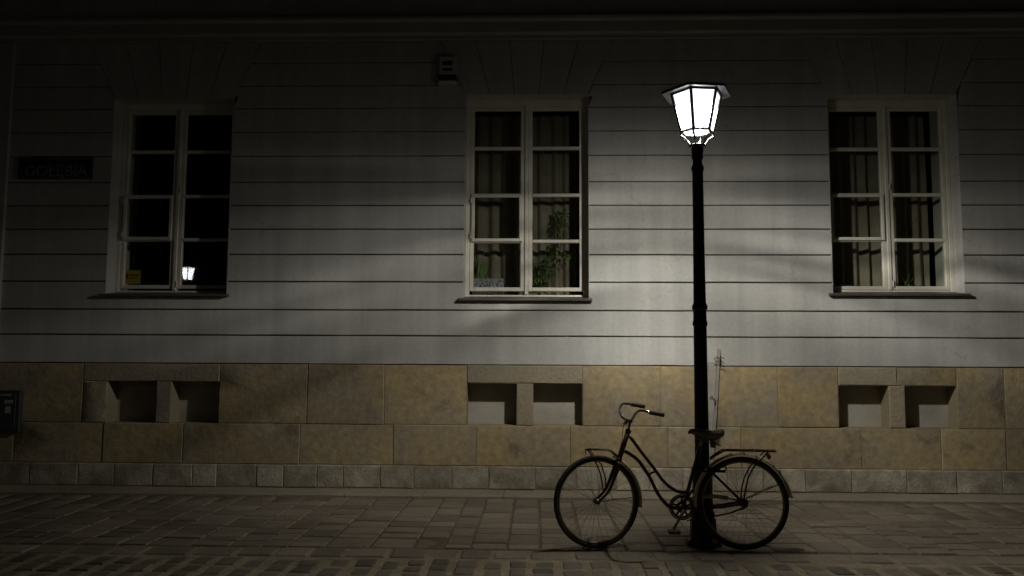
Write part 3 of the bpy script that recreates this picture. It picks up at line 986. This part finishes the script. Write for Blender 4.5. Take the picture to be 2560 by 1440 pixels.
tubes('bottom_bracket', [BB+Vector((0, -0.036, 0)), BB+Vector((0, 0.036, 0))], 0.021, M['paint'], n=14)
for s in (-1, 1):
    oy = Vector((0, s*0.05, 0)); iy = Vector((0, s*0.016, 0))
    tubes('seat_stay', [bz(1262, 575)+iy, bz(1330, 645)+Vector((0, s*0.035, 0)), hubR+oy], 0.0085, M['paint'])
    tubes('chain_stay', [BB+iy, bz(1330, 968)+Vector((0, s*0.035, 0)), hubR+oy], 0.0098, M['paint'])
# fork
fdir = (headB-headT).normalized()
crown = headB + fdir*0.03
MB().tube([crown+Vector((0, -0.045, 0.0)), crown+Vector((0, 0.045, 0.0))], 0.016, 10).build('fork_crown', M['paint'], bike, True)
for s in (-1, 1):
    side = (MF.to_3x3() @ Vector((0, 1, 0)))*s
    end = hubF + side*0.04
    pts = [crown+side*0.03, bz(622, 672)+side*0.034, bz(592, 752)+side*0.036, bz(552, 838)+side*0.038, end]
    tubes('fork_blade', pts, [0.0175, 0.009], M['paint'])
# stem, handlebar, grips
stT = bz(738, 288)
tubes('stem', [headT, stT], 0.0112, M['chrome'])
tubes('stem_clamp', [stT+Vector((0, -0.026, 0)), stT+Vector((0, 0.026, 0))], 0.017, M['steel'])
hb = [bz(850, 178, .27), bz(760, 162, .262), bz(700, 153, .25), bz(672, 160, .225), bz(655, 200, .17), bz(668, 250, .09), bz(700, 276, .035), stT,
      bz(760, 264, -.05), bz(775, 238, -.12), bz(800, 212, -.19), bz(835, 208, -.24), bz(890, 221, -.262), bz(1000, 242, -.26)]
tubes('handlebar', hb, 0.0112, M['chrome'])
tubes('grip', [bz(745, 160, .26), bz(780, 165, .265), bz(852, 179, .27)], 0.0165, M['grip'], sub=1)
tubes('grip', [bz(888, 222, -.262), bz(940, 232, -.262), bz(1003, 243, -.26)], 0.0165, M['grip'], sub=1)
tubes('brake_lever', [bz(676, 238, .11), bz(686, 262, .08), bz(712, 292, .03), bz(722, 300, .0)], 0.005, M['steel'])
MB().lathe([(0.002, stT.z-0.035), (0.016, stT.z-0.030), (0.019, stT.z-0.02), (0.012, stT.z-0.008), (0.002, stT.z-0.004)], (stT.x-0.035, stT.y+0.03), 12).build('bell', M['steel'], bike, True)
tubes('brake_cable', [bz(700, 268, .04), bz(690, 300, -.02), bz(680, 360, -.04), bz(672, 450, -.035), bz(640, 570, -.03)], 0.0025, M['black'], n=6)
# saddle
post = [bz(1300, 420), seatTop]
tubes('seat_post', post, 0.0125, M['steel'])
def saddle():
    prof = [(1190, 372, .012, 8), (1205, 354, .020, 24), (1240, 346, .024, 36), (1290, 349, .036, 66), (1330, 354, .062, 84), (1370, 362, .090, 72), (1410, 364, .104, 54), (1440, 357, .100, 50), (1458, 352, .080, 46), (1464, 362, .05, 26)]
    v = []; f = []; n = 12
    for zx, zy, hw, th in prof:
        top = bz(zx, zy); th = th/ZK/ (F_PX/YB)
        for j in range(n):
            q = 2*pi*j/n
            yy = hw*cos(q)
            if sin(q) >= 0: zz = -0.012*abs(cos(q))**2 - 0.006 + 0.006*sin(q)
            else: zz = -0.012 + sin(q)*th*(0.8+0.2*abs(cos(q)))*1.15
            v.append((top.x, top.y+yy, top.z+zz))
    for i in range(len(prof)-1):
        for j in range(n):
            f.append((i*n+j, i*n+(j+1) % n, (i+1)*n+(j+1) % n, (i+1)*n+j))
    f.append(tuple(range(n))); f.append(tuple((len(prof)-1)*n+j for j in range(n-1, -1, -1)))
    o = MB().add(v, f).build('saddle', M['leather'], bike, True)
    for s in (-1, 1):
        c0 = bz(1415, 425) + Vector((0, s*0.06, 0))
        pts = [c0 + Vector((0.016*cos(k*0.9), 0.016*sin(k*0.9), -0.0022*k)) for k in range(24)]
        MB().tube(pts, 0.0035, 5).build('spring', M['steel'], o, True)
        MB().tube(catmull([bz(1215, 380), bz(1280, 430)+Vector((0, s*.018, 0)), bz(1330, 452)+Vector((0, s*.03, 0)), bz(1415, 470)+Vector((0, s*.06, 0))], 4), 0.004, 6).build('saddle_rail', M['steel'], o, True)
    return o
saddle()
pc = bz(1386, 470, -0.03)
MB().bbox(pc.x-0.016, pc.x+0.016, pc.y-0.03, pc.y+0.03, pc.z-0.028, pc.z+0.022, 0.006).build('tool_pouch', M['leather'], bike)
# chainwheel, cranks, pedals, chain case
CW = BB + Vector((0, 0.045, 0))
cw = MB()
m_ = Matrix.Translation(CW)
torus(cw, 0.079, 0.009, m_, 40, 6, 0.35)
torus(cw, 0.034, 0.011, m_, 24, 6, 0.3)
for k in range(5):
    a = 2*pi*k/5+0.3
    cw.tube([CW+Vector((0.03*cos(a), 0, 0.03*sin(a))), CW+Vector((0.075*cos(a), 0, 0.075*sin(a)))], 0.009, 6)
cw.build('chainwheel', M['paint'], bike, True)
torus(MB(), 0.095, 0.006, m_, 40, 6, 1.6).build('chain_guard_ring', M['paint'], bike, True)
for s, (ax, az) in ((-1, (1072, 1145)), (1, (1235, 815))):
    c0 = BB + Vector((0, s*0.062, 0))
    e0 = bz(ax, az, s*0.075)
    cr = tubes('crank', [c0, e0], [0.0115, 0.0085], M['steel'])
    pd = empty_loc = e0
    if s < 0:
        x_, y_, z_ = e0
        p = MB().bbox(x_-0.042, x_+0.042, y_-0.095, y_-0.012, z_-0.012, z_+0.012, 0.004).build('pedal', M['grip'], bike)
        MB().tube([(x_, y_-0.10, z_), (x_, y_, z_)], 0.006, 8).build('pedal_axle', M['steel'], p, True)
tubes('chain_case', [bz(1200, 905, .05), bz(1330, 878, .05), bz(1440, 884, .05), bz(1500, 893, .05)], 0.017, M['guard'])
tubes('chain', [bz(1500, 893, .05), bz(1560, 905, .05), bz(1600, 915, .05)], 0.006, M['spoke'])
tubes('chain', [bz(1180, 1070, .05), bz(1380, 1038, .05), bz(1520, 1008, .05), bz(1635, 972, .05)], 0.005, M['spoke'])
# racks
def rack_rail(pts, r=0.0055, off=0.0, name='rail', parent=None):
    return tubes(name, [bz(a, b, off) for a, b in pts], r, M['rack'], parent or bike, 8, 1)
fr_ = rack_rail([(384, 514), (555, 517), (580, 524), (640, 578)], 0.006, -0.06, 'front_rack')
rack_rail([(400, 508), (560, 511), (590, 522), (640, 565)], 0.006, 0.06, 'rail', fr_)
for zx in (386, 440, 500, 556):
    MB().tube([bz(zx, 514, -0.06), bz(zx+8, 509, 0.06)], 0.0045, 6).build('cross_bar', M['rack'], fr_, True)
rack_rail([(386, 514), (391, 552)], 0.004, -0.06, 'rail', fr_)
for off in (-0.055, 0.055):
    rack_rail([(408, 518), (450, 582), (478, 632), (508, 715), (528, 838)] if off < 0 else [(425, 518), (470, 585), (512, 632), (543, 735), (545, 812)], 0.0055, off, 'strut', fr_)
for zx in (478, 526):
    rack_rail([(zx, 585), (zx+3, 568)], 0.004, -0.01, 'clip', fr_)
rr_ = rack_rail([(1362, 592), (1402, 562), (1470, 524), (1500, 521), (1880, 528)], 0.0068, -0.065, 'rear_rack')
rack_rail([(1362, 578), (1392, 556), (1452, 516), (1480, 513), (1868, 519)], 0.0068, 0.065, 'rail', rr_)
for zx in (1480, 1600, 1720, 1840, 1878):
    MB().tube([bz(zx, 525, -0.065), bz(zx-10, 517, 0.065)], 0.005, 6).build('cross_bar', M['rack'], rr_, True)
rack_rail([(1500, 522), (1860, 525)], 0.005, 0.0, 'rail', rr_)
for off, pts in ((-0.058, [(1820, 530), (1752, 602), (1700, 655), (1660, 735), (1640, 820), (1626, 925)]), (0.058, [(1788, 525), (1722, 590), (1672, 650), (1628, 740), (1610, 820), (1600, 915)])):
    rack_rail(pts, 0.0062, off, 'strut', rr_)
tl = bz(1822, 565, -0.0)
MB().tube([tl+Vector((-0.012, 0, 0.03)), tl+Vector((-0.006, 0, 0.012)), tl+Vector((0.004, 0, -0.014)), tl+Vector((0.006, 0, -0.022))], [0.004, 0.016, 0.016, 0.006], 10).build('tail_light', M['red'], bike, True)
# mudguard stays
for off in (-0.04, 0.04):
    tubes('mudguard_stay', [bz(1640, 905 if off < 0 else 895, off), bz(1780, 840 if off < 0 else 828, off*0.8), bz(1925, 778, off*0.7)], 0.0036, M['steel'], sub=1, n=6)
    tubes('mudguard_stay', [bz(505, 920, off), bz(660, 898, off*0.8+0.03), bz(820, 880, off*0.7+0.07)], 0.0032, M['paint'], sub=1, n=6)
tubes('brake_arm', [bz(1380, 1038, -0.05), bz(1500, 1015, -0.05), bz(1655, 958, -0.05)], 0.006, M['paint'], sub=1)
lk = [bz(1255, 688, -0.045), bz(1330, 684, -0.05), bz(1395, 682, -0.05), bz(1478, 684, -0.045)]
tubes('wheel_lock', lk, [0.004, 0.012], M['black'])
tubes('wheel_lock_shackle', [bz(1478, 684, -0.045), bz(1488, 660, -0.03), bz(1470, 640, 0.02), bz(1400, 640, 0.04)], 0.006, M['black'])

# ================================================================== SMALL THINGS
# slat and pale board leaning against the plinth behind the lamp post
st = empty('wooden_slat', (at(1788, 1200, YW-0.12).x, YW-0.12, 0.03))
tag(st, 'weathered pale slat bound with wire, leaning on the plinth behind the lamp post', 'slat')
def plank(pts, w, th, name, mat):
    """upright strip through (px, py, Y) points"""
    P = [at(a, b, Y) for a, b, Y in pts]
    v = []; f = []
    for p in P:
        v += [(p.x-w/2, p.y, p.z), (p.x+w/2, p.y, p.z), (p.x+w/2, p.y+th, p.z), (p.x-w/2, p.y+th, p.z)]
    for i in range(len(P)-1):
        for j in range(4):
            f.append((4*i+j, 4*i+(j+1) % 4, 4*i+4+(j+1) % 4, 4*i+4+j))
    f.append((0,3,2,1)); k = 4*(len(P)-1); f.append((k, k+1, k+2, k+3))
    return MB().add(v, f).build(name, mat, st)
plank([(1798, 872, YW-0.045), (1793, 960, YW-0.06), (1789, 1030, YW-0.075), (1782, 1130, YW-0.10), (1776, 1236, YW-0.125)], 0.030, 0.022, 'slat', M['wood'])
plank([(1802, 889, YW-0.036), (1801, 912, YW-0.036)], 0.010, 0.012, 'splinter', M['wire'])
plank([(1780, 905, YW-0.018), (1779, 980, YW-0.03), (1776, 1100, YW-0.07), (1774, 1236, YW-0.10)], 0.085, 0.012, 'pale_board', M['board'])
wr = lambda pts: MB().tube(catmull([at(a, b, YW-c) for a, b, c in pts], 4), 0.0042, 5).build('wire', M['wire'], st, True)
wr([(1786, 896, .08), (1794, 893, .08), (1800, 897, .085), (1802, 892, .06), (1810, 897, .06)])
wr([(1786, 896, .08), (1789, 902, .085), (1794, 905, .085), (1803, 911, .06), (1812, 917, .05)])
wr([(1775, 996, .05), (1780, 990, .055), (1784, 998, .055), (1790, 1002, .085), (1786, 1012, .085)])

def wbox(px0, px1, py0, py1, depth, name, mat, parent=None, y=YW, b=0.008):
    a = at(px0, py1, y); c = at(px1, py0, y)
    return MB().bbox(a.x, c.x, y-depth, y, a.z, c.z, b).build(name, mat, parent)

# street name plate
pl = at(140, 421, YW)
sp = empty('street_sign', (pl.x, YW, pl.z))
tag(sp, 'dark street name plate with pale capital letters left of the left window', 'sign')
a, c = at(47, 448, YW), at(234, 394, YW)
MB().bbox(a.x, c.x, YW-0.028, YW-0.003, a.z, c.z, 0.006).build('plate', M['plate'], sp)
rim_ = MB()
for q in ((a.x+.018, c.x-.018, a.z+.015, a.z+.020), (a.x+.018, c.x-.018, c.z-.020, c.z-.015)):
    rim_.box(q[0], q[1], YW-0.0295, YW-0.0285, q[2], q[3])
rim_.build('border_line', M['letter'], sp)
def text(body, px0, px1, py_base, name, y, mat, parent):
    cu = bpy.data.curves.new(name, 'FONT')
    cu.body = body; cu.size = 0.13; cu.extrude = 0.0008
    to = bpy.data.objects.new('text_tmp', cu)
    COL.objects.link(to)
    bpy.context.view_layer.update()
    me = bpy.data.meshes.new_from_object(to.evaluated_get(bpy.context.evaluated_depsgraph_get()))
    bpy.data.objects.remove(to)
    xs = [v.co.x for v in me.vertices]
    p0, p1 = at(px0, py_base, y), at(px1, py_base, y)
    k = (p1.x-p0.x)/(max(xs)-min(xs))
    for v in me.vertices:
        x, yy, z = v.co
        v.co = (p0.x+(x-min(xs))*k, y-z, p0.z+yy*k)
    me.materials.clear()
    return link(name, me, mat, parent)
text('GO\u0141\u0118BIA', 62, 217, 440, 'lettering', YW-0.0295, M['letter'], sp)

# alarm box between left and middle windows
pa = at(1120, 182, YW)
al = empty('alarm_box', (pa.x, YW, pa.z))
tag(al, 'small pale alarm siren box with dark stripe high on the wall by the middle window', 'alarm box')
wbox(1098, 1143, 146, 214, 0.09, 'housing', M['plastic'], al, YW-0.003, 0.015)
wbox(1098.5, 1142.5, 193, 208, 0.094, 'dark_band', M['black'], al, YW-0.0035, 0.004)
wbox(1108, 1133, 160, 170, 0.0925, 'emblem', M['black'], al, YW-0.0036, 0.001)
wbox(1108, 1133, 178, 184, 0.0925, 'emblem', M['black'], al, YW-0.0037, 0.001)

# cabinet on the plinth at the left edge
pu = at(20, 1025, YW)
ub = empty('meter_cabinet', (pu.x, YW, pu.z))
tag(ub, 'dark metal meter cabinet with pale stickers set on the plinth at left edge', 'cabinet')
wbox(-62, 59, 976, 1078, 0.05, 'housing', M['cabinet'], ub, YW-0.018, 0.006)
wbox(-50, 48, 984, 1070, 0.053, 'door', M['cabinet'], ub, YW-0.0185, 0.003)
for q in ((9, 36, 984.5, 989), (19, 40, 999, 1008), (20, 34, 1015, 1032)):
    wbox(*q, 0.0545, 'sticker', M['sticker'], ub, YW-0.019, 0.0005)

# yellow notice in the left window
YI = YW+REC+0.075
n0, n1 = at(306, 709, YI), at(352, 676, YI)
no = MB().box(n0.x, n1.x, YI, YI+0.003, n0.z, n1.z).build('notice', M['notice'])
tag(no, 'small yellow printed notice in the lower corner of the left window', 'notice')
for i, (a0, a1, b0, b1) in enumerate(((.10, .30, .35, .75), (.34, .90, .58, .70), (.34, .82, .38, .48))):
    MB().box(n0.x+(n1.x-n0.x)*a0, n0.x+(n1.x-n0.x)*a1, YI-0.0006, YI-0.0001, n0.z+(n1.z-n0.z)*b0, n0.z+(n1.z-n0.z)*b1).build('print', M['red'], no)

# plants behind the panes
YP = YW+REC+0.165
w = WIN[1]
zs_ = w['z0']-0.019
shelf_z = zs_
def blade(b, p, d, ln, wd, bend):
    """arching strap leaf"""
    d = d.normalized(); side = Vector((0, 0, 1)).cross(d)
    if side.length < 0.05: side = Vector((1, 0, 0))
    side.normalize()
    q = p.copy(); n = 5; base = len(b.v)
    for i in range(n+1):
        t = i/n
        ww = wd*(sin(pi*(0.12+0.88*t))**0.7 if t < 1 else 0.05)
        b.v.append(tuple(q-side*ww)); b.v.append(tuple(q+side*ww))
        d = (d + Vector((0, 0, -bend/n))).normalized()
        q = q + d*(ln/n)
    for i in range(n):
        b.f.append((base+2*i, base+2*i+1, base+2*i+3, base+2*i+2))
# spear-leaved plant in patterned planter (middle window, left pane)
a, c = at(1181, 712, YP), at(1259, 697, YP)
p1 = empty('potted_plant', ((a.x+c.x)/2, YP, shelf_z))
tag(p1, 'spiky leaved plant in a patterned trough behind the left panes of the middle window', 'plant', 'potted plants on the window sills')
MB().bbox(a.x, c.x, YP-0.05, YP+0.05, shelf_z, c.z, 0.006).build('trough', M['planter'], p1)
b = MB(); r = random.Random(3)
for k in range(22):
    p = Vector((a.x+r.uniform(0.02, 0.16), YP+r.uniform(-.03, .03), c.z))
    blade(b, p, Vector((r.uniform(-.35, .35), r.uniform(-.25, .25), 1)), r.uniform(.16, .34), r.uniform(.008, .014), r.uniform(0.1, 0.7))
b.build('leaves', M['leaf'], p1, True)
# ferny plant on canes (middle window, right pane)
a, c = at(1375, 716, YP), at(1413, 707, YP)
cx = (a.x+c.x)/2
p2 = empty('potted_plant', (cx, YP, shelf_z))
tag(p2, 'tall feathery plant on canes in a white pot behind the middle window', 'plant', 'potted plants on the window sills')
MB().lathe([(0.055, shelf_z), (0.075, shelf_z+0.02), (0.080, shelf_z+0.055), (0.072, shelf_z+0.057)], (cx, YP), 20).build('pot', M['pot'], p2, True)
for px in (1390, 1403):
    q = at(px, 605, YP)
    MB().tube([(q.x, YP-0.01, shelf_z+0.05), (q.x-0.004, YP-0.01, q.z+0.28)], 0.004, 6).build('cane', M['cane'], p2)
b = MB(); r = random.Random(5)
def frond(px, py, spread, n):
    q = at(px, py, YP)
    for _ in range(n*2):
        p = Vector((q.x+r.gauss(0, spread), YP+r.uniform(-.06, .04), q.z+r.gauss(0, spread)))
        blade(b, p, Vector((r.uniform(-1, 1), r.uniform(-.6, .3), r.uniform(-.6, .8))), r.uniform(.035, .08), r.uniform(.005, .011), 0.4)
for px, py, s, n in ((1350, 680, .045, 60), (1362, 660, .04, 50), (1385, 640, .03, 25), (1400, 600, .035, 35), (1398, 560, .04, 50), (1404, 535, .035, 40), (1372, 690, .04, 40), (1345, 700, .03, 30), (1415, 640, .03, 20)):
    frond(px, py, s, n)
b.build('foliage', M['leaf'], p2)
# low plant in the right window
w3 = WIN[2]
q = at(2262, 712, YP)
s3 = w3['z0']-0.019
p3 = empty('potted_plant', (q.x, YP, s3))
tag(p3, 'low bushy plant behind the panes of the window right of the lamp', 'plant', 'potted plants on the window sills')
MB().lathe([(0.045, s3), (0.062, s3+0.05), (0.058, s3+0.052)], (q.x, YP), 16).build('pot', M['black'], p3, True)
b = MB(); r = random.Random(9)
for k in range(46):
    blade(b, Vector((q.x+r.uniform(-.05, .05), YP+r.uniform(-.04, .04), s3+0.05)), Vector((r.uniform(-1, 1), r.uniform(-.6, .6), r.uniform(.3, 1.2))), r.uniform(.10, .26), r.uniform(.006, .014), r.uniform(.4, 1.4))
b.build('leaves', M['leaf'], p3, True)
